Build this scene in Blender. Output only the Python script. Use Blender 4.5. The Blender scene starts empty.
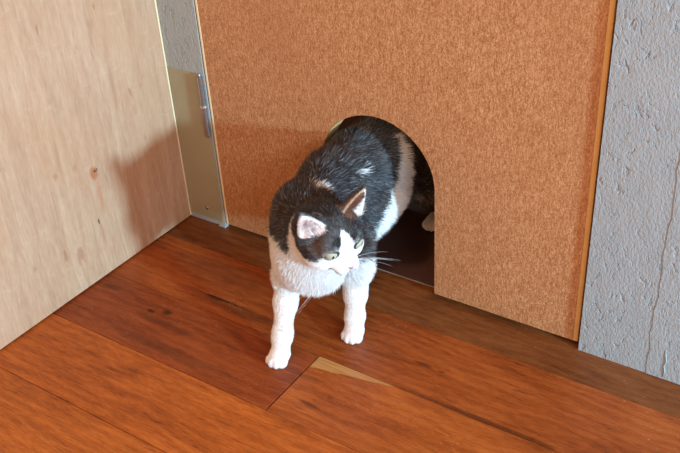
import bpy, bmesh, math, random
import numpy as np
from mathutils import Vector, Matrix

random.seed(4); rng = np.random.default_rng(7)
S = bpy.context.scene
COL = S.collection

# ------------------------------------------------------------------ helpers
def srgb(r, g, b):
    f = lambda c: (c / 255 / 12.92) if c / 255 <= .04045 else ((c / 255 + .055) / 1.055) ** 2.4
    return (f(r), f(g), f(b), 1)

def link(name, me, mats, parent=None, kind=None):
    o = bpy.data.objects.new(name, me)
    for m in (mats if isinstance(mats, (list, tuple)) else [mats]):
        me.materials.append(m)
    COL.objects.link(o)
    if parent: o.parent = parent
    if kind: o['kind'] = kind
    return o

def bm_obj(name, bm, mats, parent=None, kind=None, smooth=False):
    bmesh.ops.recalc_face_normals(bm, faces=bm.faces)
    me = bpy.data.meshes.new(name); bm.to_mesh(me); bm.free()
    if smooth:
        for p in me.polygons: p.use_smooth = True
    return link(name, me, mats, parent, kind)

def box(bm, x0, x1, y0, y1, z0, z1, bev=0.0):
    vs = [bm.verts.new((x, y, z)) for x in (x0, x1) for y in (y0, y1) for z in (z0, z1)]
    fs = [bm.faces.new([vs[i] for i in q]) for q in ((0,1,3,2),(4,6,7,5),(0,4,5,1),(2,3,7,6),(0,2,6,4),(1,5,7,3))]
    if bev:
        es = list({e for f in fs for e in f.edges})
        bmesh.ops.bevel(bm, geom=es, offset=bev, segments=2, affect='EDGES', profile=.5)
    return fs

def tube(bm, pts, rad, n=10):
    pts = [Vector(p) for p in pts]; rings = []
    up = Vector((.31, .2, .93))
    for i, p in enumerate(pts):
        t = (pts[min(i+1, len(pts)-1)] - pts[max(i-1, 0)]).normalized()
        a = t.cross(up).normalized(); b = t.cross(a)
        r = rad[i] if isinstance(rad, (list, tuple)) else rad
        rings.append([bm.verts.new(p + r*(math.cos(k*2*math.pi/n)*a + math.sin(k*2*math.pi/n)*b)) for k in range(n)])
    for i in range(len(rings)-1):
        for k in range(n):
            bm.faces.new((rings[i][k], rings[i][(k+1) % n], rings[i+1][(k+1) % n], rings[i+1][k]))
    bm.faces.new(rings[0][::-1]); bm.faces.new(rings[-1])

# node shorthand
class N:
    def __init__(s, name):
        s.m = bpy.data.materials.new(name); s.m.use_nodes = True
        s.t = s.m.node_tree; s.b = s.t.nodes['Principled BSDF']
    def n(s, typ, **kw):
        nd = s.t.nodes.new(typ)
        for k, v in kw.items():
            if k.startswith('_'): setattr(nd, k[1:], v)
            else: nd.inputs[k.replace('__', ' ')].default_value = v
        return nd
    def l(s, a, b): s.t.links.new(a, b)
    def coord(s, scale=(1, 1, 1), rot=(0, 0, 0), loc=(0, 0, 0)):
        c = s.n('ShaderNodeTexCoord'); m = s.n('ShaderNodeMapping')
        m.inputs['Scale'].default_value = scale; m.inputs['Rotation'].default_value = rot; m.inputs['Location'].default_value = loc
        s.l(c.outputs['Object'], m.inputs['Vector']); return m.outputs[0]
    def noise(s, vec, scale, detail=4, rough=.55, dist=0):
        nd = s.n('ShaderNodeTexNoise', Scale=scale, Detail=detail, Roughness=rough, Distortion=dist)
        s.l(vec, nd.inputs['Vector']); return nd.outputs['Fac']
    def ramp(s, fac, stops):
        nd = s.n('ShaderNodeValToRGB'); e = nd.color_ramp.elements
        while len(e) < len(stops): e.new(.5)
        for i, (p, c) in enumerate(stops):
            e[i].position = p; e[i].color = c if len(c) == 4 else (*c, 1)
        s.l(fac, nd.inputs[0]); return nd.outputs[0]
    def mix(s, fac, a, b, mode='MIX'):
        nd = s.n('ShaderNodeMix', _data_type='RGBA', _blend_type=mode)
        for v, i in ((fac, 0), (a, 6), (b, 7)):
            if hasattr(v, 'is_linked'): s.l(v, nd.inputs[i])
            else: nd.inputs[i].default_value = v
        return nd.outputs[2]
    def math(s, op, a, b=0.0):
        nd = s.n('ShaderNodeMath', _operation=op)
        for v, i in ((a, 0), (b, 1)):
            if hasattr(v, 'is_linked'): s.l(v, nd.inputs[i])
            else: nd.inputs[i].default_value = v
        return nd.outputs[0]
    def smooth(s, v, lo, hi):
        nd = s.n('ShaderNodeMapRange', _interpolation_type='SMOOTHSTEP'); s.l(v, nd.inputs[0])
        nd.inputs[1].default_value = lo; nd.inputs[2].default_value = hi; return nd.outputs[0]
    def bump(s, h, strength, dist=.01):
        nd = s.n('ShaderNodeBump', Strength=strength, Distance=dist); s.l(h, nd.inputs['Height'])
        s.l(nd.outputs[0], s.b.inputs['Normal'])
    def done(s, col=None, rough=.5, spec=.5, metal=0):
        if col is not None:
            if hasattr(col, 'is_linked'): s.l(col, s.b.inputs['Base Color'])
            else: s.b.inputs['Base Color'].default_value = col
        if hasattr(rough, 'is_linked'): s.l(rough, s.b.inputs['Roughness'])
        else: s.b.inputs['Roughness'].default_value = rough
        s.b.inputs['Specular IOR Level'].default_value = spec
        s.b.inputs['Metallic'].default_value = metal
        return s.m

# ------------------------------------------------------------------ materials
def mat_floor():
    k = N('floor_boards')
    at = k.n('ShaderNodeAttribute', _attribute_name='board')
    # per board offset of the grain
    c = k.n('ShaderNodeTexCoord')
    ad = k.n('ShaderNodeVectorMath', _operation='MULTIPLY_ADD')
    k.l(at.outputs['Alpha'], ad.inputs[0]); ad.inputs[1].default_value = (7.3, 3.1, 5.7); k.l(c.outputs['Object'], ad.inputs[2])
    def mp(sc):
        m = k.n('ShaderNodeMapping'); m.inputs['Scale'].default_value = sc; k.l(ad.outputs[0], m.inputs[0]); return m.outputs[0]
    g1 = k.noise(mp((1.6, 14, 1)), 4, 6, .6, 1.2)
    g2 = k.noise(mp((5, 90, 1)), 5, 4, .6, .3)
    g3 = k.noise(mp((16, 190, 1)), 5, 3, .6, .2)
    blot = k.noise(mp((1.5, 4, 1)), 3.2, 3, .5, .6)
    swirl = k.n('ShaderNodeTexWave', _wave_type='RINGS', Scale=9, Distortion=9, Detail=3)
    swirl.inputs['Detail Scale'].default_value = 1.4
    k.l(mp((.7, 2.0, 1)), swirl.inputs[0])
    v = k.math('ADD', k.math('MULTIPLY', g1, .32), k.math('MULTIPLY', g2, .45))
    v = k.math('ADD', v, k.math('MULTIPLY', k.math('SUBTRACT', g3, .42), .5))
    v = k.math('ADD', v, k.math('MULTIPLY', swirl.outputs['Fac'], .10))
    v = k.math('ADD', v, k.math('MULTIPLY', k.noise(mp((3, 9, 1)), 7, 4, .65, .9), .25))
    v = k.math('ADD', v, k.math('SUBTRACT', k.math('MULTIPLY', blot, .5), .22))
    tone = k.ramp(v, [(.36, (.26, .16, .12)), (.50, (.60, .43, .34)), (.64, (.82, .62, .50)), (.82, (1.1, .95, .85))])
    col = k.mix(1.0, at.outputs['Color'], tone, 'MULTIPLY')
    # dark pores along the grain
    po = k.noise(mp((9, 130, 1)), 6, 2, .5)
    col = k.mix(k.math('MULTIPLY', k.smooth(po, .62, .74), .4), col, (.06, .016, .008, 1))
    # knots and smears running with the boards
    sm = k.noise(mp((2.2, 16, 1)), 5.5, 2, .5, .8)
    col = k.mix(k.math('MULTIPLY', k.smooth(sm, .68, .78), .5), col, (.05, .014, .008, 1))
    # pale sapwood wedge on the board beside the joint
    sep = k.n('ShaderNodeSeparateXYZ'); k.l(c.outputs['Object'], sep.inputs[0])
    X, Y = sep.outputs[0], sep.outputs[1]
    wob = k.noise(k.coord((18, 18, 1)), 1, 2)
    edge = k.math('ADD', k.math('MULTIPLY', k.math('ADD', X, .7134), .215), k.math('MULTIPLY', wob, .010))
    low = k.math('ADD', edge, .880)
    inx = k.math('MULTIPLY', k.math('GREATER_THAN', X, -.7129), k.math('LESS_THAN', Y, .9168))
    sw = k.math('MULTIPLY', k.smooth(k.math('SUBTRACT', Y, low), -.0008, .0012), inx)
    sapc = k.mix(k.smooth(g2, .4, .65), (.42, .19, .060, 1), (.56, .28, .095, 1))
    col = k.mix(sw, col, sapc)
    # drying crack, knots and darker patches of the boards in the corner
    wn = k.noise(k.coord((30, 60, 1)), 1, 3)
    def mark(x, y, rx, ry, colr, amt):
        nonlocal col
        m = k.n('ShaderNodeMapping'); m.inputs['Location'].default_value = (-x/rx, -y/ry, 0); m.inputs['Scale'].default_value = (1/rx, 1/ry, 0)
        k.l(c.outputs['Object'], m.inputs[0])
        ln = k.n('ShaderNodeVectorMath', _operation='LENGTH'); k.l(m.outputs[0], ln.inputs[0])
        d = k.math('ADD', ln.outputs['Value'], k.math('MULTIPLY', k.math('SUBTRACT', wn, .5), .9))
        col = k.mix(k.math('MULTIPLY', k.math('SUBTRACT', 1, k.smooth(d, .25, 1.05)), amt), col, colr)
    DK = (.030, .010, .006, 1)
    mark(-.945, .9545, .105, .0035, DK, .95)
    mark(-.90, .944, .16, .014, DK, .45)
    mark(-.965, .9530, .03, .006, DK, .7)
    mark(-1.047, .866, .013, .007, DK, .9)
    mark(-1.016, .876, .014, .009, DK, .8)
    mark(-1.00, .850, .10, .010, DK, .45)
    mark(-.96, .800, .20, .020, DK, .4)
    mark(-1.02, 1.02, .16, .045, (.09, .022, .010, 1), .45)
    mark(-.555, .985, .022, .006, DK, .6)
    mark(-.52, .983, .010, .004, DK, .6)
    mark(-.665, .815, .026, .006, DK, .6)
    mark(-.42, .919, .20, .008, DK, .6)
    # fine pale scratches and specks of wear
    sc = k.noise(mp((60, 160, 1)), 3, 3, .6)
    sc2 = k.noise(mp((1.5, 3, 1)), 3, 2)
    wear = k.math('MULTIPLY', k.smooth(sc, .64, .72), k.smooth(sc2, .45, .7))
    col = k.mix(k.math('MULTIPLY', wear, .6), col, (.70, .40, .22, 1))
    k.bump(k.math('ADD', g2, k.math('MULTIPLY', g1, .6)), .22, .003)
    rg = k.ramp(blot, [(.3, (.30,)*3), (.7, (.46,)*3)])
    return k.done(col, rg, .24)

def mat_door():
    k = N('door_veneer')
    p = k.coord((1, 1, .6))
    f = k.noise(p, 620, 2, .6)
    f2 = k.noise(k.coord((1, 1, .3)), 300, 4, .65, .3)
    big = k.noise(k.coord((1, 1, .35)), 5, 4, .55, .5)
    v = k.math('ADD', k.math('MULTIPLY', f, .55), k.math('MULTIPLY', f2, .45))
    col = k.ramp(v, [(.36, srgb(146, 91, 51)), (.5, srgb(181, 126, 84)), (.63, srgb(210, 161, 118))])
    col = k.mix(k.math('MULTIPLY', k.smooth(big, .42, .7), .25), col, srgb(166, 108, 68))
    fl = k.noise(k.coord((1, 1, .5)), 430, 2, .5)
    col = k.mix(k.math('MULTIPLY', k.smooth(fl, .62, .72), .35), col, srgb(216, 176, 134))
    k.bump(v, .25, .002)
    return k.done(col, .5, .35)

def mat_ply():
    k = N('birch_plywood')
    g = k.noise(k.coord((1, 1, .09)), 62, 5, .6, .6)
    g2 = k.noise(k.coord((1, 1, .16)), 250, 3, .6)
    big = k.noise(k.coord((1, 1, .3)), 6, 4, .5, .8)
    v = k.math('ADD', k.math('MULTIPLY', g, .6), k.math('MULTIPLY', g2, .4))
    col = k.ramp(v, [(.27, srgb(164, 125, 97)), (.5, srgb(186, 148, 119)), (.72, srgb(201, 169, 140))])
    col = k.mix(k.math('MULTIPLY', k.smooth(big, .5, .72), .3), col, srgb(182, 140, 104))
    streak = k.noise(k.coord((1, 1, .10)), 17, 2, .4, .3)
    col = k.mix(k.math('MULTIPLY', k.smooth(streak, .66, .78), .35), col, srgb(174, 120, 84))
    fleck = k.noise(k.coord((1, 1, .35)), 48, 2, .4, .2)
    col = k.mix(k.math('MULTIPLY', k.smooth(fleck, .68, .75), .5), col, srgb(150, 98, 68))
    wav = k.noise(k.coord((1, 1, 2.2)), 26, 3, .5, 1.6)
    col = k.mix(k.math('MULTIPLY', k.smooth(wav, .60, .70), .15), col, srgb(206, 184, 156))
    col = k.mix(k.math('MULTIPLY', k.smooth(k.noise(k.coord((1, 1, .4)), 9, 3, .5, .5), .5, .7), .3), col, srgb(186, 136, 100))
    c = k.n('ShaderNodeTexCoord')
    wn = k.n('ShaderNodeTexNoise', Scale=40, Detail=3); k.l(c.outputs['Object'], wn.inputs['Vector'])
    wob = k.math('MULTIPLY', k.math('SUBTRACT', wn.outputs['Fac'], .5), .024)
    def spot(y, z, ry, rz, colr, amt):
        nonlocal col
        m = k.n('ShaderNodeMapping'); m.inputs['Location'].default_value = (0, -y/ry, -z/rz); m.inputs['Scale'].default_value = (0, 1/ry, 1/rz)
        k.l(c.outputs['Object'], m.inputs[0])
        ln = k.n('ShaderNodeVectorMath', _operation='LENGTH'); k.l(m.outputs[0], ln.inputs[0])
        d = k.math('ADD', ln.outputs['Value'], k.math('MULTIPLY', wob, 18))
        f = k.math('MULTIPLY', k.math('SUBTRACT', 1, k.smooth(d, .45, 1.05)), amt)
        col = k.mix(f, col, colr)
    spot(.927, .213, .011, .017, srgb(168, 96, 56), .75)      # knot with its tail of stain
    spot(.930, .165, .006, .045, srgb(178, 118, 82), .5)
    spot(.930, .2165, .0042, .0042, srgb(120, 62, 30), .9)
    spot(.9135, .118, .0022, .0075, srgb(92, 52, 34), .95)    # small dark fleck
    spot(.917, .085, .0035, .035, srgb(166, 112, 78), .45)
    spot(1.01, .34, .006, .05, srgb(168, 122, 88), .4)
    spot(.86, .28, .004, .06, srgb(168, 122, 88), .4)
    k.bump(v, .25, .002)
    return k.done(col, .48, .35)

def mat_plaster(name, c0, c1, rough=.75, strength=.8, scale=1.0):
    k = N(name)
    p = k.coord((1, 1, .60))
    a = k.noise(p, 85*scale, 4, .6, .5)
    b = k.noise(p, 260*scale, 3, .6)
    vor = k.n('ShaderNodeTexVoronoi', Scale=120*scale); k.l(p, vor.inputs['Vector'])
    patch = k.noise(k.coord((1, 1, .5)), 11, 3, .5)
    pit = k.smooth(a, .54, .72)
    amt = k.smooth(patch, .42, .60)
    h = k.math('ADD', k.math('MULTIPLY', b, .5), k.math('MULTIPLY', k.math('MULTIPLY', pit, amt), -.9))
    h = k.math('ADD', h, k.math('MULTIPLY', k.noise(p, 60*scale, 3), .35))
    k.bump(h, strength, .004)
    col = k.mix(k.noise(p, 30, 4), c0, c1)
    return k.done(col, rough, .3)

def mat_flat(name, col, rough=.5, spec=.5, metal=0, var=.12, scale=40):
    k = N(name)
    n_ = k.noise(k.coord(), scale, 4)
    dark = tuple(c*(1-var*2) for c in col[:3]) + (1,)
    return k.done(k.mix(n_, dark, tuple(min(1, c*(1+var)) for c in col[:3]) + (1,)), rough, spec, metal)

M_floor = mat_floor(); M_door = mat_door(); M_ply = mat_ply()
M_plaster = mat_plaster('grey_plaster', srgb(148, 155, 158), srgb(164, 170, 173), .7, .7)
M_paint = mat_plaster('grey_painted_post', srgb(150, 155, 153), srgb(168, 171, 168), .6, .6)
M_cover = mat_flat('taupe_cover_strip', srgb(160, 149, 120), .42, .5, 0, .06, 25)
M_band = mat_flat('edge_banding', srgb(214, 168, 104), .45, .4, 0, .10, 60)
M_pale = mat_flat('pale_ply_edge', srgb(236, 214, 172), .5, .4, 0, .06, 60)
M_gap = mat_flat('dark_gap', (.008, .006, .005, 1), .9, .1)
M_metal = mat_flat('brushed_steel', (.42, .44, .48, 1), .32, .5, 1.0, .08, 80)
M_bright = mat_flat('polished_steel', (.85, .86, .88, 1), .4, .5, 1.0, .04, 80)
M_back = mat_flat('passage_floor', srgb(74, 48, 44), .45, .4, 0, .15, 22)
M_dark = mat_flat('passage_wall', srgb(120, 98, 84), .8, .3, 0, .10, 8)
M_cut = mat_flat('cut_ply_edge', srgb(240, 196, 136), .55, .3, 0, .08, 60)
M_thresh = mat_flat('worn_threshold', srgb(150, 132, 120), .5, .4, 0, .2, 60)
M_white = mat_flat('white_ceiling_paint', srgb(226, 220, 210), .8, .3, 0, .03, 8)

# ------------------------------------------------------------------ the room
def build_floor():
    edges = [1.175, 1.0695, .917, .7713, .6245, .478, .332, .186, .04, -.106, -.252, -.398, -.544, -.69, -.836, -.982]
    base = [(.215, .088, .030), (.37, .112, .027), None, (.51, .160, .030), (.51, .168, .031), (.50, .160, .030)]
    bm = bmesh.new(); cl = bm.loops.layers.float_color.new('board')
    def board(x0, x1, y0, y1, col, a):
        g = .0005
        fs0 = set(bm.faces)
        box(bm, x0+g*2.2, x1-g*2.2, y0+g, y1-g, -.02, 0, .0008)
        for f in bm.faces:
            if f not in fs0:
                for l in f.loops: l[cl] = (*col, a)
    for i in range(len(edges)-1):
        y1, y0 = edges[i], edges[i+1]
        if i == 2:
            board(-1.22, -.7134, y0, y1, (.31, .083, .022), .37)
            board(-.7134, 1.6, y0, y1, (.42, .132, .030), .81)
            continue
        c = base[i] if i < len(base) else (.50, .14, .046)
        if i in (0, 1, 3, 4): board(-1.22, 1.6, y0, y1, c, random.random())
        else:
            xj = -.9 + 1.9*random.random()
            board(-1.22, xj, y0, y1, c, random.random()); board(xj, 1.6, y0, y1, tuple(v*.9 for v in c), random.random())
    box(bm, -1.22, 1.6, -1.0, 1.175, -.05, -.021)
    return bm_obj('floor', bm, M_floor, kind='structure')
build_floor()
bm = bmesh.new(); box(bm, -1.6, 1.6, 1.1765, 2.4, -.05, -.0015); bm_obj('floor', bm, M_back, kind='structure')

# plywood wall on the left
bm = bmesh.new(); box(bm, -1.225, -1.196, -1.0, 1.1435, .0035, 2.3, .0006)
wl = bm_obj('wall_left', bm, M_ply, kind='structure')
bm = bmesh.new(); box(bm, -1.225, -1.1955, 1.1437, 1.1475, .0035, 2.3, .0008)
bm_obj('edge_strip', bm, M_pale, wl)
bm = bmesh.new(); tube(bm, [(-1.2, .9325, .2185), (-1.1945, .9325, .2185), (-1.1935, .9325, .2185)], [.0013, .0028, .0016], 14)
nl = bm_obj('nail', bm, M_metal, wl, smooth=True); nl['label'] = 'small shiny nail head in the knot'

# painted post on the hinge side
bm = bmesh.new(); box(bm, -1.225, -1.1045, 1.148, 1.27, 0, 2.3, .0012)
t1 = bm_obj('trim_1', bm, M_paint, kind='structure')
bm = bmesh.new(); box(bm, -1.194, -1.1085, 1.1466, 1.1484, .012, .334, .0005)
cv = bm_obj('cover_strip', bm, M_cover, t1); cv['label'] = 'smooth taupe strip on the lower post'
bm = bmesh.new(); tube(bm, [(-1.148, 1.1482, .034), (-1.148, 1.1462, .034), (-1.148, 1.1456, .034)], [.0036, .0036, .0022], 14)
bm_obj('screw', bm, M_metal, cv, smooth=True)
bm = bmesh.new(); box(bm, -1.1200, -1.1030, 1.1440, 1.156, 0, .0045, .001); 
bm_obj('foot_plate', bm, M_paint, t1)

# door with the arched cat hole
HX0, HX1, HZ, DZ0, DZ1 = -.849, -.6235, .219, .0095, 2.03
DX0, DX1, DY0, DY1 = -1.1015, -.3665, 1.1490, 1.185
def door_mesh(x0, x1, inset=0.0):
    bm = bmesh.new()
    cx, R = (HX0+HX1)/2, (HX1-HX0)/2
    n = 48
    arc = [(cx - R*math.cos(math.pi*i/n), HZ + R*math.sin(math.pi*i/n)) for i in range(n+1)]
    V = lambda x, z: bm.verts.new((x, DY0, z))
    low = [V(*p) for p in arc]; top = [V(p[0], DZ1) for p in arc]
    for i in range(n): bm.faces.new((low[i], low[i+1], top[i+1], top[i]))
    a, b, c = V(x0, DZ0), V(HX0, DZ0), V(x0, DZ1); bm.faces.new((a, b, low[0], top[0], c))
    a, b, c = V(x1, DZ0), V(HX1, DZ0), V(x1, DZ1); bm.faces.new((b, a, c, top[n], low[n]))
    r = bmesh.ops.extrude_face_region(bm, geom=list(bm.faces))
    bmesh.ops.translate(bm, verts=[v for v in r['geom'] if isinstance(v, bmesh.types.BMVert)], vec=(0, DY1-DY0, 0))
    return bm
bm = door_mesh(DX0+.0045, DX1)
bmesh.ops.recalc_face_normals(bm, faces=bm.faces)
for fc_ in bm.faces:
    c_ = fc_.calc_center_median()
    if abs(fc_.normal.y) < .5 and HX0-.001 < c_.x < HX1+.001 and DZ0+.001 < c_.z < .34: fc_.material_index = 1
dr = bm_obj('door_1', bm, [M_door, M_cut], kind='structure')
# worn strip where the boards meet the passage floor
bm = bmesh.new(); box(bm, -1.1, -.36, 1.1752, 1.1772, -.01, .0006, .0003); bm_obj('trim_5', bm, M_thresh, kind='structure')
bm = bmesh.new(); box(bm, DX0, DX0+.0045, DY0-.0006, DY1, DZ0, DZ1, .0008); bm_obj('edge_strip', bm, M_pale, dr)
bm = bmesh.new(); box(bm, DX1, DX1+.0085, DY0-.0006, DY1, DZ0, DZ1, .0012); bm_obj('edge_strip', bm, M_band, dr)
# hinge: two knuckles, pin, leaf
hg = None
hx, hy = -1.1115, 1.1430
bm = bmesh.new(); tube(bm, [(hx, hy, .273), (hx, hy, .3325)], .0056, 16); hg = bm_obj('hinge', bm, M_metal, dr, smooth=False)
bm = bmesh.new(); tube(bm, [(hx, hy, .2105), (hx, hy, .2715)], .0056, 16); bm_obj('knuckle', bm, M_metal, hg)
bm = bmesh.new(); tube(bm, [(hx, hy, .2065), (hx, hy, .2085), (hx, hy, .3345), (hx, hy, .337)], [.0026, .0032, .0032, .0022], 14); bm_obj('pin', bm, M_metal, hg)
bm = bmesh.new(); tube(bm, [(hx, hy, .2700), (hx, hy, .2730)], .0066, 16); bm_obj('washer', bm, M_bright, hg)
bm = bmesh.new(); box(bm, hx-.010, hx+.001, 1.1455, 1.1475, .2105, .3325, .0004); bm_obj('leaf', bm, M_metal, hg)

# right hand plastered wall: jamb first, then the wall beyond its crack
def rough_edge_wall(name, x0f, x1f, y0, y1, z1, mat, n=60):
    bm = bmesh.new(); rows = []
    for i in range(n+1):
        z = z1 * (i/n)**1.5
        rows.append([bm.verts.new(p) for p in ((x0f(z), y0, z), (x1f(z), y0, z), (x1f(z), y1, z), (x0f(z), y1, z))])
    for a, b in zip(rows, rows[1:]):
        for k in range(4): bm.faces.new((a[k], a[(k+1) % 4], b[(k+1) % 4], b[k]))
    bm.faces.new(rows[0]); bm.faces.new(rows[-1])
    return bm_obj(name, bm, mat, kind='structure')
wob = lambda z: .0016*math.sin(z*47) + .0011*math.sin(z*131+1) + .0007*math.sin(z*290)
CR = -.2440
rough_edge_wall('trim_2', lambda z: -.3535, lambda z: CR + wob(z)*.8 - .0004, 1.1418, 1.28, 2.3, M_plaster, 140)
rough_edge_wall('wall_right', lambda z: CR + wob(z)*.8, lambda z: 1.6, 1.1411, 1.28, 2.3, M_plaster, 140)
# chipped ridge of filler at the foot of the crack
bm = bmesh.new()
tube(bm, [(-.2165, 1.1412, .004), (-.2150, 1.1409, .016), (-.2175, 1.1410, .026), (-.2150, 1.1409, .036), (-.2180, 1.1410, .050), (-.2190, 1.1413, .060)], [.0008, .0013, .0009, .0012, .0009, .0005], 8)
o = bm_obj('trim_3', bm, M_plaster, kind='structure', smooth=True)
# beyond the door: head of the frame, passage walls and ceiling
bm = bmesh.new(); box(bm, -1.1155, -.3535, 1.145, 1.27, 2.045, 2.3); bm_obj('trim_4', bm, M_paint, kind='structure')
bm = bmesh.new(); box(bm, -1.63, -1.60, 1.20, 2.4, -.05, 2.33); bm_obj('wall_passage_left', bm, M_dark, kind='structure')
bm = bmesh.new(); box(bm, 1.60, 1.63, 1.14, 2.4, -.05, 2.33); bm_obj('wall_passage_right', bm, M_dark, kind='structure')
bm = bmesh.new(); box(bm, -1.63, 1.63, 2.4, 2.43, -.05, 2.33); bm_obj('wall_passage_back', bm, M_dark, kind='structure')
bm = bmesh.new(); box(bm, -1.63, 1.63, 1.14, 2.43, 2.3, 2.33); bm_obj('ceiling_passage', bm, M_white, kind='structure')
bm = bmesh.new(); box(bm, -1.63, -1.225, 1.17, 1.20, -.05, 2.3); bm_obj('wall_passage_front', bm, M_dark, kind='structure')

# ------------------------------------------------------------------ the cat
HC = np.array([-.69457, .94419, .23029]); HS = 1.05
HB = np.array([[.8926, -.3335, -.3033], [.3544, .9350, .0148], [.2786, -.1207, .9528]])   # rows: forward, left, up
def h2w(p): return HC + HS * (np.asarray(p, float) @ HB)

class Field:
    def __init__(s, lo, hi, h):
        s.lo = np.array(lo); s.h = h
        s.n = np.ceil((np.array(hi)-s.lo)/h).astype(int)+1
        s.D = np.full(s.n, .08, np.float32)
    def sub(s, lo, hi):
        a = np.clip(np.floor((np.array(lo)-s.lo)/s.h).astype(int), 0, s.n); b = np.clip(np.ceil((np.array(hi)-s.lo)/s.h).astype(int)+1, 0, s.n)
        sl = tuple(slice(i, j) for i, j in zip(a, b))
        ax = [s.lo[i] + s.h*np.arange(a[i], b[i]) for i in range(3)]
        return sl, np.stack(np.meshgrid(*ax, indexing='ij'), -1).astype(np.float32)
    def add(s, fn, lo, hi, k):
        m = .03
        sl, P = s.sub(np.array(lo)-m, np.array(hi)+m)
        d = fn(P).astype(np.float32); o = s.D[sl]
        hh = np.maximum(k-np.abs(o-d), 0)/k
        s.D[sl] = np.minimum(o, d) - hh*hh*k/4
    def cut(s, fn, lo, hi, k):
        sl, P = s.sub(np.array(lo)-.01, np.array(hi)+.01)
        d = -fn(P).astype(np.float32); o = s.D[sl]
        hh = np.maximum(k-np.abs(o-d), 0)/k
        s.D[sl] = np.maximum(o, d) + hh*hh*k/4
    def cone(s, a, b, ra, rb, k=.02, zs=1.0):
        a = np.array(a, np.float32); b = np.array(b, np.float32)
        q = np.array([1, 1, 1/zs], np.float32); A, Bv = a*q, (b-a)*q; L = float(Bv @ Bv)
        def fn(P):
            p = P*q - A; t = np.clip(p @ Bv / L, 0, 1)
            return np.linalg.norm(p - t[..., None]*Bv, axis=-1) - (ra + (rb-ra)*t)
        r = max(ra, rb)*zs
        s.add(fn, np.minimum(a, b)-r, np.maximum(a, b)+r, k)
    def ell(s, c, r, B=None, k=.015, cut=False):
        c = np.array(c, np.float32); r = np.array(r, np.float32); B = np.eye(3, dtype=np.float32) if B is None else np.array(B, np.float32)
        def fn(P):
            p = ((P - c) @ B.T); l = np.linalg.norm(p/r, axis=-1); l2 = np.linalg.norm(p/(r*r), axis=-1)
            return l*(l-1)/np.maximum(l2, 1e-5)
        (s.cut if cut else s.add)(fn, c-r.max(), c+r.max(), k)
    def mesh(s):
        D = s.D; neg = D < 0
        c = np.zeros(tuple(s.n-1), np.int8)
        for i in (0, 1):
            for j in (0, 1):
                for l in (0, 1): c += neg[i:s.n[0]-1+i, j:s.n[1]-1+j, l:s.n[2]-1+l]
        idx = np.argwhere((c > 0) & (c < 8)); vid = np.full(tuple(s.n-1), -1, np.int32); vid[tuple(idx.T)] = np.arange(len(idx))
        acc = np.zeros((len(idx), 3)); cnt = np.zeros(len(idx))
        cor = [(i, j, l) for i in (0, 1) for j in (0, 1) for l in (0, 1)]
        for a in cor:
            for ax in range(3):
                if a[ax]: continue
                b = list(a); b[ax] = 1
                da = D[tuple((idx+a).T)]; db = D[tuple((idx+b).T)]
                m = (da < 0) != (db < 0); t = np.where(m, da/np.where(m, da-db, 1), 0)
                p = np.tile(np.array(a, float), (len(idx), 1)); p[:, ax] = t
                acc[m] += p[m]; cnt[m] += 1
        V = s.lo + s.h*(idx + acc/cnt[:, None])
        F = []
        for ax in range(3):
            u, w = (ax+1) % 3, (ax+2) % 3
            sl0 = [slice(None)]*3; sl1 = [slice(None)]*3; sl0[ax] = slice(0, -1); sl1[ax] = slice(1, None)
            e = np.argwhere(neg[tuple(sl0)] != neg[tuple(sl1)])
            e = e[(e[:, u] > 0) & (e[:, w] > 0) & (e[:, u] < s.n[u]-1) & (e[:, w] < s.n[w]-1)]
            du = np.zeros(3, int); du[u] = 1; dw = np.zeros(3, int); dw[w] = 1
            q = np.stack([vid[tuple((e-x).T)] for x in (0*du, du, du+dw, dw)], 1)
            fl = ~neg[tuple(e.T)]
            q[~fl] = q[~fl]; q[fl] = q[fl][:, ::-1]
            F.append(q[:, ::-1])
        return V, np.concatenate(F)

EYES = [np.array([.0335, -.0228, .0075]), np.array([.0335, .0228, .0075])]
EAR_T = [np.array([-.005, -.0565, .0735]), np.array([-.005, .0560, .0735])]
EAR_B = [np.array([-.002, -.0315, .024]), np.array([-.002, .0315, .024])]
def ear_frame(i):
    a = EAR_T[i]-EAR_B[i]; Lh = np.linalg.norm(a); a = a/Lh
    n = np.array([.94, (-.42, .02)[i], .12]); n = n - (n @ a)*a; n /= np.linalg.norm(n)
    return EAR_B[i], a, n, np.cross(a, n), Lh
def ear_fn(i, inner):
    b, a, n, sd, Lh = ear_frame(i)
    def fn(P):
        q = ((P - HC) @ HB.T)/HS - b
        t = (q @ a)/Lh; u = q @ sd; v = q @ n
        if inner: v = v - .0105; t = t + .03
        w = .0235*np.power(np.clip(1-t, 0.0001, 1.4), .68)*(.86 if inner else 1.0)
        d = (np.sqrt((u/np.maximum(w, .001))**2 + (v/np.maximum(w*(.75 if inner else .62), .001))**2) - 1)*np.maximum(w*.62, .0012)
        d = np.maximum(d, (t-1)*Lh*.6)
        return d*HS
    return fn

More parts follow.
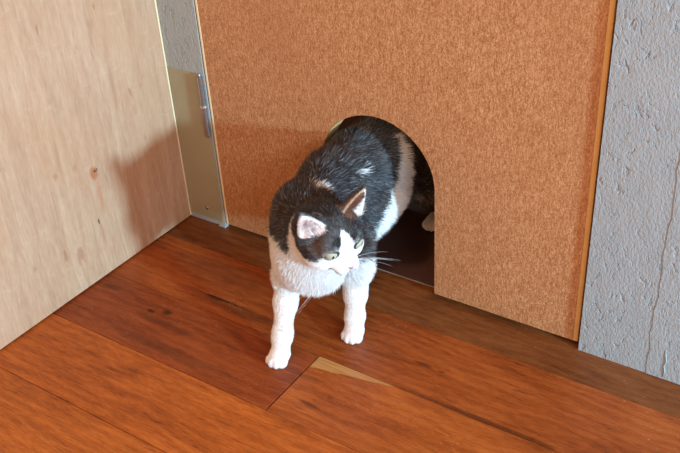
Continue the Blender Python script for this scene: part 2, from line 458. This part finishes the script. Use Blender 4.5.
def build_cat_field():
    f = Field((-.93, .80, -.006), (-.60, 1.74, .36), .002)
    # trunk
    sp = [((-.757, .965, .172), .041), ((-.772, 1.01, .191), .054), ((-.783, 1.09, .206), .055), ((-.784, 1.16, .210), .054), ((-.779, 1.23, .210), .054), ((-.775, 1.32, .214), .057), ((-.772, 1.385, .206), .044)]
    for (a, ra), (b, rb) in zip(sp, sp[1:]): f.cone(a, b, ra, rb, .03, 1.2)
    f.ell((-.798, .995, .226), (.023, .038, .030)); f.ell((-.740, 1.004, .222), (.023, .038, .030))
    f.ell((-.732, .958, .150), (.038, .032, .040), k=.03); f.ell((-.763, .955, .166), (.038, .032, .044), k=.03)
    f.ell((-.764, 1.14, .145), (.050, .13, .036), k=.03)
    # neck
    nb = h2w((-.026, 0, -.012)); f.cone(nb, (-.765, .995, .204), .040, .052, .03)
    th = h2w((.004, 0, -.028)); f.cone(th, (-.745, .955, .165), .026, .045, .025)
    # front legs
    R = [((-.802, .990, .175), .034), ((-.788, .950, .114), .0215), ((-.786, .932, .075), .0165), ((-.771, .897, .035), .0135), ((-.764, .879, .015), .014)]
    Lg = [((-.712, 1.022, .170), .037), ((-.702, 1.020, .112), .0225), ((-.697, 1.009, .075), .0162), ((-.694, .999, .035), .0132), ((-.691, .991, .015), .0135)]
    HL = [((-.728, 1.325, .178), .050), ((-.716, 1.282, .122), .032), ((-.742, 1.392, .072), .0145), ((-.741, 1.392, .024), .0115), ((-.738, 1.368, .014), .0135)]
    HR = [((-.810, 1.315, .178), .050), ((-.826, 1.260, .120), .032), ((-.826, 1.360, .075), .0145), ((-.827, 1.352, .024), .0115), ((-.827, 1.325, .014), .0135)]
    for leg in (R, Lg, HL, HR):
        for (a, ra), (b, rb) in zip(leg, leg[1:]): f.cone(a, b, ra, rb, .016)
    for c, d in (((-.762, .873), (.12, -.99)), ((-.689, .986), (.2, -.98)), ((-.737, 1.352), (.1, -1)), ((-.827, 1.309), (0, -1))):
        d = np.array(d)/np.hypot(*d); l = np.array([-d[1], d[0]])
        B = np.array([[d[0], d[1], 0], [l[0], l[1], 0], [0, 0, 1.]])
        f.ell((c[0], c[1], .0125), (.019, .0160, .0125), B, .008)
        for lat, fw in ((-.0122, .0095), (-.0043, .0145), (.0043, .0145), (.0122, .0095)):
            p = np.array(c) + d*fw + l*lat
            f.ell((p[0], p[1], .0088), (.0098, .0060, .0085), B, .0025)
    # tail
    tl = [((-.766, 1.415, .215), .020), ((-.762, 1.50, .235), .014), ((-.752, 1.60, .225), .012), ((-.745, 1.69, .195), .008)]
    for (a, ra), (b, rb) in zip(tl, tl[1:]): f.cone(a, b, ra, rb, .02)
    # head
    E = lambda c, r, k=.012, cut=False: f.ell(h2w(c), np.array(r)*HS, HB, k, cut)
    E((-.004, 0, .006), (.043, .0435, .038), .02)
    for s in (-1, 1):
        E((.010, s*.022, -.012), (.030, .026, .025), .012)
        E((.026, s*.019, .0195), (.014, .014, .011), .014)
        E((.0435, s*.0092, -.0185), (.0135, .0118, .0100), .007)
    E((.040, 0, -.004), (.020, .0105, .0115), .014)
    E((.037, 0, -.0305), (.0125, .0115, .0075), .007)
    for i, e in enumerate(EYES):
        s = (-1, 1)[i]
        E(e + np.array([-.0035, 0, 0]), (.0125, .0130, .0125), .006)
    for i, e in enumerate(EYES):
        s = (-1, 1)[i]
        ax = np.array([.86, s*.50, .05]); ax /= np.linalg.norm(ax)
        lt = np.array([-.50*s, .80, s*.28]); lt -= (lt@ax)*ax; lt /= np.linalg.norm(lt)
        Bq = np.array([ax, lt, np.cross(ax, lt)]) @ HB
        f.ell(h2w(e + ax*.007), np.array([.013, .0088, .0046])*HS, Bq, .0012, True)
    for i in (0, 1):
        b, a, n, sd, Lh = ear_frame(i)
        c0 = h2w(b - .01*a); c1 = h2w(EAR_T[i])
        lo = np.minimum(c0, c1)-.03; hi = np.maximum(c0, c1)+.03
        f.add(ear_fn(i, False), lo, hi, .006)
        mid = h2w(b + .35*a*Lh + .012*n)
        core = ear_fn(i, True); bh = b + a*Lh*.12
        def cutfn(P, core=core, bh=bh, a=a):
            q = ((P - HC) @ HB.T)/HS - bh
            return np.maximum(core(P), -(q @ a))
        f.cut(cutfn, lo, hi, .002)
    return f

def vnoise(P, scale, seed=0):
    """smooth value noise, for the ragged edges of the coat's patches"""
    q = P*scale + seed*17.3; i = np.floor(q).astype(np.int64); t = q-i; t = t*t*(3-2*t)
    def h(a):
        x = (a[:, 0]*73856093) ^ (a[:, 1]*19349663) ^ (a[:, 2]*83492791) ^ (seed*2654435)
        x = (x ^ (x >> 13))*1274126177 & 0x7fffffff
        return ((x ^ (x >> 16)) & 0xffff)/65535.
    r = 0
    for dx in (0, 1):
        for dy in (0, 1):
            for dz in (0, 1):
                w = (t[:, 0] if dx else 1-t[:, 0])*(t[:, 1] if dy else 1-t[:, 1])*(t[:, 2] if dz else 1-t[:, 2])
                r = r + w*h(i+np.array([dx, dy, dz]))
    return r-.5

def head_coords(P): return ((P-HC) @ HB.T)/HS

def coat(P):
    """1 = black fur, 0 = white fur"""
    Q = head_coords(P); F, L, U = Q.T; x, y, z = P.T
    nz = vnoise(P, 60, 1)*.7 + vnoise(P, 160, 2)*.3
    nh = vnoise(P, 380, 6)
    # body: black saddle over white underside
    left = np.interp(y, [.90, .98, 1.03, 1.10, 1.15, 1.175, 1.195, 1.212, 1.222, 1.232, 1.245, 1.30, 1.45], [.205, .165, .138, .150, .170, .196, .235, .268, .262, .18, .055, .04, .03])
    right = np.interp(y, [.90, .95, 1.0, 1.1, 1.2, 1.3, 1.45], [.225, .195, .178, .16, .16, .12, .05])
    s = np.clip((x+.772)/.04+.5, 0, 1)
    zb = right*(1-s)+left*s
    b = (z-zb)/.012
    b = np.where(y > 1.46, 3, b)
    # head
    au = np.abs(L)
    ub = np.interp(au, [0, .03, .042, .06], [.0065, .0065, -.010, -.014])
    hb = (U-ub)/.006
    hb = np.minimum(hb, (.0445-F)/.006)
    blaze = np.interp(U, [-.03, .006, .018, .030, .039], [.05, .0145, .0120, .0060, -.006])
    hb = np.minimum(hb, np.where(F > -.005, (au-blaze)/.003, 9))
    dh = np.linalg.norm(Q-np.array([0, 0, .005]), axis=1)
    wh = np.clip((.066-dh)/.010, 0, 1); wh = np.where(U > .03, np.clip((.10-dh)/.01, 0, 1), wh)
    hb = hb + nh*.9
    v = b*(1-wh)+hb*wh
    # white nape mark and two pale slashes on the back
    def blob(c, r): return 1-np.linalg.norm((P-np.array(c))/np.array(r), axis=1)
    fine = vnoise(P, 330, 5)*1.6
    v = np.minimum(v, .9-3.0*np.clip(blob((-.749, 1.003, .262), (.021, .011, .03))+fine*.5, 0, 1))
    v = np.minimum(v, .9-2.2*np.clip(blob((-.735, 1.102, .262), (.0060, .019, .04))+fine*.6, 0, 1))
    return np.clip(v + nz*1.2, -1, 1)*.5+.5

def ear_inside(P):
    m = np.zeros(len(P))
    Q = head_coords(P)
    for i in (0, 1):
        b, a, n, sd, Lh = ear_frame(i)
        q = Q-b; t = (q@a)/Lh
        d = ear_fn(i, True)(P)
        m = np.maximum(m, ((d < .0016) & (t > .08) & (t < 1.0) & (q@n > -.006)).astype(float))
    return m

def ear_cols(P):
    """pink and brown ear linings, pale rims"""
    Q = head_coords(P); col = np.zeros((len(P), 3)); w = np.zeros(len(P)); ins = ear_inside(P)
    for i in (0, 1):
        b, a, n, sd, Lh = ear_frame(i); q = Q-b; t = (q@a)/Lh; u = (q@sd)/.02
        near = np.linalg.norm(q-np.clip(t, 0, 1)[:, None]*a*Lh, axis=1) < .032
        m = (ins > 0) & near
        deep = np.clip(1.25-np.hypot((t-.36)/.30, u/.55), 0, 1)[:, None]
        if i == 0: c = np.array([.74, .60, .57])*(1-deep) + np.array([.30, .12, .11])*deep
        else:
            lw = np.clip((u*np.sign(sd[1])-.28)/.2, 0, 1)[:, None]
            c = np.array([.17, .070, .040])*(1-lw) + np.array([.86, .82, .80])*lw  # left lining browned, its shade is put into the colour
        col[m] = np.broadcast_to(c, col.shape)[m]; w[m] = 1
        d = ear_fn(i, True)(P)
        rim = near & (ins == 0) & (d < .0036) & (t > .12) & (t < 1.1) & (q@n > -.004)
        lat = (q[:, 1] < 0) if i == 0 else (u*np.sign(sd[1]) > 0)
        col[rim] = np.where(lat[:, None], np.array([.86, .82, .80]), np.array([.55, .36, .24]))[rim] if i else np.array([.80, .68, .62]); w[rim] = .9
    return col, w
def mouth(P):
    F_, L_, U_ = head_coords(P).T
    ml = np.abs(U_+.0262-.22*np.abs(L_))
    return np.clip(1.2-ml/.0026, 0, 1)*(F_ > .024)*(np.abs(L_) < .024)

f = build_cat_field(); V, Fq = f.mesh()
# keep what belongs to the one body, soften the sampling steps
def relax(V, Fq, it, lam):
    E_ = np.concatenate([Fq[:, [0, 1]], Fq[:, [1, 2]], Fq[:, [2, 3]], Fq[:, [3, 0]]])
    for _ in range(it):
        A = np.zeros_like(V); c = np.zeros(len(V))
        np.add.at(A, E_[:, 0], V[E_[:, 1]]); np.add.at(c, E_[:, 0], 1)
        V = V + lam*(A/np.maximum(c, 1)[:, None]-V)
    return V
for lam in (.5, -.52, .5, -.52, .4): V = relax(V, Fq, 1, lam)
V[:, 2] = np.maximum(V[:, 2], .0004)

cat = bpy.data.objects.new('cat', None); COL.objects.link(cat)
CB = np.array([-.765, 1.1, 0.]); cat.location = CB
cat['label'] = 'black and white cat stepping out through the arched hole in the door'
cat['category'] = 'cat'
me = bpy.data.meshes.new('body'); me.from_pydata((V-CB).tolist(), [], Fq.tolist()); me.validate(); me.update()
for p in me.polygons: p.use_smooth = True
def skin_cols(P):
    k = coat(P)[:, None]
    col = np.array([.88, .86, .85])*(1-k) + np.array([.022, .016, .016])*k
    ec, ew = ear_cols(P); col = col*(1-ew[:, None]) + ec*ew[:, None]
    Q = head_coords(P)
    for e in EYES:                                   # dark eye rims
        d = np.linalg.norm((Q-e-np.array([.004, 0, 0]))/np.array([.012, .0125, .0098]), axis=1)[:, None]
        w = np.clip((1.0-d)/.12, 0, 1); col = col*(1-w) + np.array([.03, .022, .02])*w
    # mouth line and lip
    w = mouth(P)[:, None]
    col = col*(1-.8*w) + np.array([.10, .05, .045])*.8*w
    return col
ca = me.color_attributes.new('coat', 'FLOAT_COLOR', 'POINT')
cc = np.ones((len(V), 4), np.float32); cc[:, :3] = skin_cols(V); ca.data.foreach_set('color', cc.ravel())
def mat_attr(name, rough, spec, sheen=0):
    k = N(name); a = k.n('ShaderNodeAttribute', _attribute_name='coat')
    k.done(a.outputs['Color'], rough, spec); return k.m
body = link('body', me, mat_attr('cat_skin', .7, .2), cat)

# eyes, nose
def uv_ball(c, r, B, n=28):
    bm = bmesh.new(); bmesh.ops.create_uvsphere(bm, u_segments=n, v_segments=n//2, radius=1)
    M = Matrix([list(v) for v in np.array(B).T])
    for v in bm.verts: v.co = Vector(c) + M @ Vector([v.co[i]*r[i] for i in range(3)])
    return bm
k = N('iris_green'); k.done(k.mix(k.noise(k.coord(), 900, 2), srgb(150, 148, 126), srgb(188, 184, 160)), .12, .5); M_iris = k.m
M_pupil = mat_flat('pupil_black', (.006, .006, .006, 1), .08, .6)
k = N('nose_pink'); k.done(k.mix(k.noise(k.coord(), 500, 3), srgb(168, 112, 106), srgb(190, 136, 130)), .45, .4); M_nose = k.m
for i, e in enumerate(EYES):
    s = (-1, 1)[i]
    c = h2w(e)-CB
    eo = bm_obj('eye', uv_ball(c, (.0105*HS,)*3, HB), M_iris, cat, smooth=True)
    g = np.array([.93, .10+s*.28, -.02]); g /= np.linalg.norm(g)
    lt = np.array([0, 1., 0]); lt -= (lt@g)*g; lt /= np.linalg.norm(lt); up = np.cross(g, lt)
    bm_obj('pupil', uv_ball(h2w(e+g*.0083)-CB, (.0024*HS, .0034*HS, .0046*HS), np.array([g, lt, up])@HB, 16), M_pupil, eo, smooth=True)
bm = bmesh.new()
nose_pts = [(.0580, 0, -.0085), (.0572, .0074, -.0092), (.0568, .0050, -.0145), (.0575, 0, -.0180), (.0568, -.0050, -.0145), (.0572, -.0074, -.0092)]
fr = [bm.verts.new(h2w(p)-CB) for p in nose_pts]; bk = [bm.verts.new(h2w((p[0]-.010, p[1]*1.1, p[2]))-CB) for p in nose_pts]
tp = bm.verts.new(h2w((.0612, 0, -.0122))-CB)
for i in range(6):
    j = (i+1) % 6
    bm.faces.new((fr[i], fr[j], tp)); bm.faces.new((bk[i], bk[j], fr[j], fr[i]))
bm.faces.new(bk)
bmesh.ops.subdivide_edges(bm, edges=bm.edges[:], cuts=2, use_grid_fill=True, smooth=1.0)
bm_obj('nose', bm, M_nose, cat, smooth=True)

# fur: strands combed along the body
T3 = np.concatenate([Fq[:, [0, 1, 2]], Fq[:, [0, 2, 3]]])
A_, B_, C_ = V[T3[:, 0]], V[T3[:, 1]], V[T3[:, 2]]
nrm = np.cross(B_-A_, C_-A_); area = np.linalg.norm(nrm, axis=1)/2; nrm /= np.maximum(2*area, 1e-12)[:, None]
cen = (A_+B_+C_)/3
VN = np.zeros_like(V)
for i in range(3): np.add.at(VN, T3[:, i], nrm*area[:, None])
VN /= np.maximum(np.linalg.norm(VN, axis=1), 1e-12)[:, None]
if (nrm*(cen-np.array([-.77, 1.15, .19]))).sum() < 0: VN = -VN
dens = np.ones(len(T3)); Qc = head_coords(cen); dhc = np.linalg.norm(Qc, axis=1)
dens *= np.where(dhc < .075, 3.2, 1.0); dens *= np.where(cen[:, 2] < .11, 1.8, 1.0); dens *= np.where(cen[:, 1] > 1.3, .5, 1)
NH = 170000
pr = area*dens; pr /= pr.sum(); ti = rng.choice(len(T3), NH, p=pr)
u = rng.random(NH); v = rng.random(NH); fl_ = u+v > 1; u[fl_] = 1-u[fl_]; v[fl_] = 1-v[fl_]
P0 = A_[ti]*(1-u-v)[:, None] + B_[ti]*u[:, None] + C_[ti]*v[:, None]
N0 = VN[T3[ti, 0]]*(1-u-v)[:, None] + VN[T3[ti, 1]]*u[:, None] + VN[T3[ti, 2]]*v[:, None]
N0 /= np.maximum(np.linalg.norm(N0, axis=1), 1e-9)[:, None]
Q = head_coords(P0); keep = P0[:, 2] > .0015
for e in EYES: keep &= np.linalg.norm((Q-e-np.array([.004, 0, 0]))/np.array([.013, .0128, .0098]), axis=1) > 1.0
keep &= np.linalg.norm(Q-np.array([.057, 0, -.0125]), axis=1) > .0075
ei = ear_inside(P0); keep &= ~((ei > 0) & (rng.random(NH) < .90))
P0, N0, Q, ei = P0[keep], N0[keep], Q[keep], ei[keep]; n = len(P0)
F_, L_, U_ = Q.T; x, y, z = P0.T
dh = np.linalg.norm(Q-np.array([0, 0, .005]), axis=1)
wh = np.clip((.072-dh)/.014, 0, 1)
ear = np.zeros(n); eard = np.zeros((n, 3))
for i in (0, 1):
    b, a, nn, sd, Lh = ear_frame(i); t = ((Q-b)@a)/Lh; rr = np.linalg.norm((Q-b)-(t*Lh)[:, None]*a, axis=1)
    m = (t > .12) & (t < 1.15) & (rr < .026); ear[m] = 1; eard[m] = a@HB
wh = np.maximum(wh, ear)
legw = np.clip((.125-z)/.03, 0, 1)*(1-wh)
chest = np.clip((1.0-y)/.05, 0, 1)*(1-wh)*(1-legw)
fb = np.stack([0*x, np.ones(n), -.35-0*x], 1)
fl2 = np.tile([0., .12, -1.], (n, 1))
fc = np.tile([-.15, -.10, -1.], (n, 1)); topn = np.clip(N0[:, 2], 0, 1)[:, None]
fc = fc*(1-topn) + np.array([-.1, 1, -.2])*topn
fh = (Q-np.array([.062, 0, -.006])); fh = (fh/np.maximum(np.linalg.norm(fh, axis=1), 1e-6)[:, None]) @ HB
fh = np.where(ear[:, None] > 0, eard, fh)
bw = np.clip(1-wh-legw-chest, 0, 1)
flow = fb*bw[:, None] + fl2*legw[:, None] + fc*chest[:, None] + fh*wh[:, None]
# clumping: neighbours lean together
clump_w = (bw+.3*chest+.12*legw+.22*wh)[:, None]
cl = np.stack([vnoise(P0, 75, 11), vnoise(P0, 75, 12), vnoise(P0, 75, 13)], 1)*1.1*clump_w
flow = flow + cl + rng.normal(0, .16, (n, 3))
flow -= (flow*N0).sum(1)[:, None]*N0; flow /= np.maximum(np.linalg.norm(flow, axis=1), 1e-6)[:, None]
Ln = .0150*bw + .0115*chest + .0050*legw + wh*np.interp(F_, [-.05, -.01, .03, .05], [.011, .008, .0045, .0025])
Ln = np.where(z < .03, .0034, Ln); Ln = np.where(ear > 0, .0045, Ln); Ln = np.where(ei > 0, .010, Ln)
belly = np.clip(-N0[:, 2], 0, 1)*(bw+chest); Ln *= (1+.5*belly)*rng.uniform(.65, 1.25, n)
lift = (.42*bw + .40*chest + .30*legw + .26*wh); lift = np.where(ei > 0, .5, lift)*rng.uniform(.7, 1.3, n)
d0 = flow*(1-lift*.5)[:, None] + N0*lift[:, None]*1.35; d0 /= np.linalg.norm(d0, axis=1)[:, None]
K = 4; pts = np.zeros((n, K, 3)); pts[:, 0] = P0 - N0*.0006
dcur = d0.copy(); grav = np.array([0, 0, -.12])
for j in range(1, K):
    pts[:, j] = pts[:, j-1] + dcur*(Ln/(K-1))[:, None]
    dcur = dcur - N0*.16*lift[:, None] + grav*bw[:, None]; dcur /= np.linalg.norm(dcur, axis=1)[:, None]
pts[:, :, 2] = np.maximum(pts[:, :, 2], .0006)
kk = coat(P0); isb = rng.random(n) < np.clip((kk-.5)*3+.5, 0, 1)
brown = np.clip(.55+2.2*vnoise(P0, 38, 21)+.5*(x < -.770)-.25, 0, 1)[:, None]  # warm shade put into the black fur colour, stronger on its right side
tb = np.linalg.norm((Q-np.array([.020, -.031, .012]))/np.array([.016, .014, .016]), axis=1)
tb2 = (ear > 0) & (ei == 0) & (L_ > 0)
brown2 = (np.clip(1.3-tb, 0, 1)*.9 + .6*tb2)[:, None]
black = np.array([.018, .018, .022])*(1-brown) + np.array([.034, .016, .011])*brown
black = black*(1-np.minimum(brown2, 1)) + np.array([.15, .060, .030])*np.minimum(brown2, 1)
col = np.where(isb[:, None], black, np.array([.87, .855, .85]))*rng.uniform(.8, 1.1, n)[:, None]
gy = isb & (rng.random(n) < .17*(bw+chest)+.10*wh); col[gy] = np.array([.20, .20, .22])*rng.uniform(.5, 1.3, gy.sum())[:, None]  # grey strands put streaks of sheen into the black fur colour
ec, ew = ear_cols(P0); ew = np.where(ei > 0, 0, ew)[:, None]; col = col*(1-ew) + ec*ew
eb, _ = ear_cols(P0); lin = (ei > 0)[:, None]
col = np.where(lin, np.where((L_ > 0)[:, None], eb*1.1, np.array([.92, .88, .86])), col)
col *= (1-.72*mouth(P0))[:, None]
col = np.minimum(col, .95)
rad0 = np.where(wh+legw > .5, .00024, .00032)*rng.uniform(.8, 1.2, n)
rad = rad0[:, None]*np.array([1, .95, .7, .12])
fh_ = bpy.data.hair_curves.new('fur'); fh_.add_curves([K]*n)
fh_.attributes['position'].data.foreach_set('vector', (pts-CB).astype(np.float32).ravel())
ra = fh_.attributes.new('radius', 'FLOAT', 'POINT'); ra.data.foreach_set('value', rad.astype(np.float32).ravel())
cat_ = fh_.attributes.new('coat', 'FLOAT_COLOR', 'CURVE'); c4 = np.ones((n, 4), np.float32); c4[:, :3] = col
cat_.data.foreach_set('color', c4.ravel())
fur = link('fur', fh_, mat_attr('cat_fur', .38, .6), cat)
fur['kind'] = 'stuff'

# whiskers
M_whisk = mat_flat('whisker_white', (.85, .85, .85, 1), .35, .5)
wr = random.Random(5)
for s in (-1, 1):
    for i in range(6):
        a = h2w((.046-.003*(i % 2), s*(.013+.0025*(i % 3)), -.0165-.0028*(i//2)))
        ang = (-.30+.20*(i//2)) ; ln = .068+.030*wr.random()
        d = np.array([.12-.28*wr.random(), s*1.0, -.34-ang*.5-.30*wr.random()]) @ HB; d /= np.linalg.norm(d)
        pp = [a + d*ln*t*HS + np.array([0, 0, -.016])*t*t for t in np.linspace(0, 1, 7)]
        bm = bmesh.new(); tube(bm, [p-CB for p in pp], [float(.00024*(1-.8*t)) for t in np.linspace(0, 1, 7)], 5)
        bm_obj('whisker', bm, M_whisk, cat, smooth=True)

# ------------------------------------------------------------------ light
W = bpy.data.worlds.new('World'); S.world = W; W.use_nodes = True
bg = W.node_tree.nodes['Background']; bg.inputs[0].default_value = (1.0, .46, .16, 1); bg.inputs[1].default_value = 1.0
def area(name, loc, target, sx, sy, power, col):
    L = bpy.data.lights.new(name, 'AREA'); L.shape = 'RECTANGLE'; L.size = sx; L.size_y = sy; L.energy = power; L.color = col
    o = bpy.data.objects.new(name, L); COL.objects.link(o); o.location = loc
    o.rotation_euler = (Vector(target)-Vector(loc)).to_track_quat('-Z', 'Y').to_euler()
    return o
area('window_daylight', (2.75, .30, .84), (-.8, 1.0, .2), .26, .22, 200, (.40, .76, 1.0))
area('far_window_daylight', (1.6, -.70, 1.5), (-.75, 1.0, .15), 1.3, .7, 36, (.54, .82, 1.0))
area('passage_fill', (-.35, 1.75, 2.2), (-.6, 1.4, 0), .4, .4, 14, (1.0, .66, .40))  # unseen fill light, added to brighten the passage and the cat's rear

# ------------------------------------------------------------------ camera
cd = bpy.data.cameras.new('camera'); cam = bpy.data.objects.new('camera', cd); COL.objects.link(cam); S.camera = cam
cd.sensor_fit = 'HORIZONTAL'; cd.sensor_width = 36; cd.lens = 915.16/680*36; cd.clip_start = .02; cd.clip_end = 50
rt = Vector((.83244705, .55149457, -.05371819)); dn = Vector((.26201887, -.47720644, -.83882067)); fw = Vector((-.48823971, .68419862, -.54175108))
M4 = Matrix((rt, -dn, -fw)).transposed().to_4x4(); M4.translation = (0, 0, 1.0); cam.matrix_world = M4

S.view_settings.view_transform = 'Standard'; S.view_settings.look = 'None'; S.view_settings.exposure = 0.15; S.view_settings.gamma = 1; S.view_settings.use_curve_mapping = False
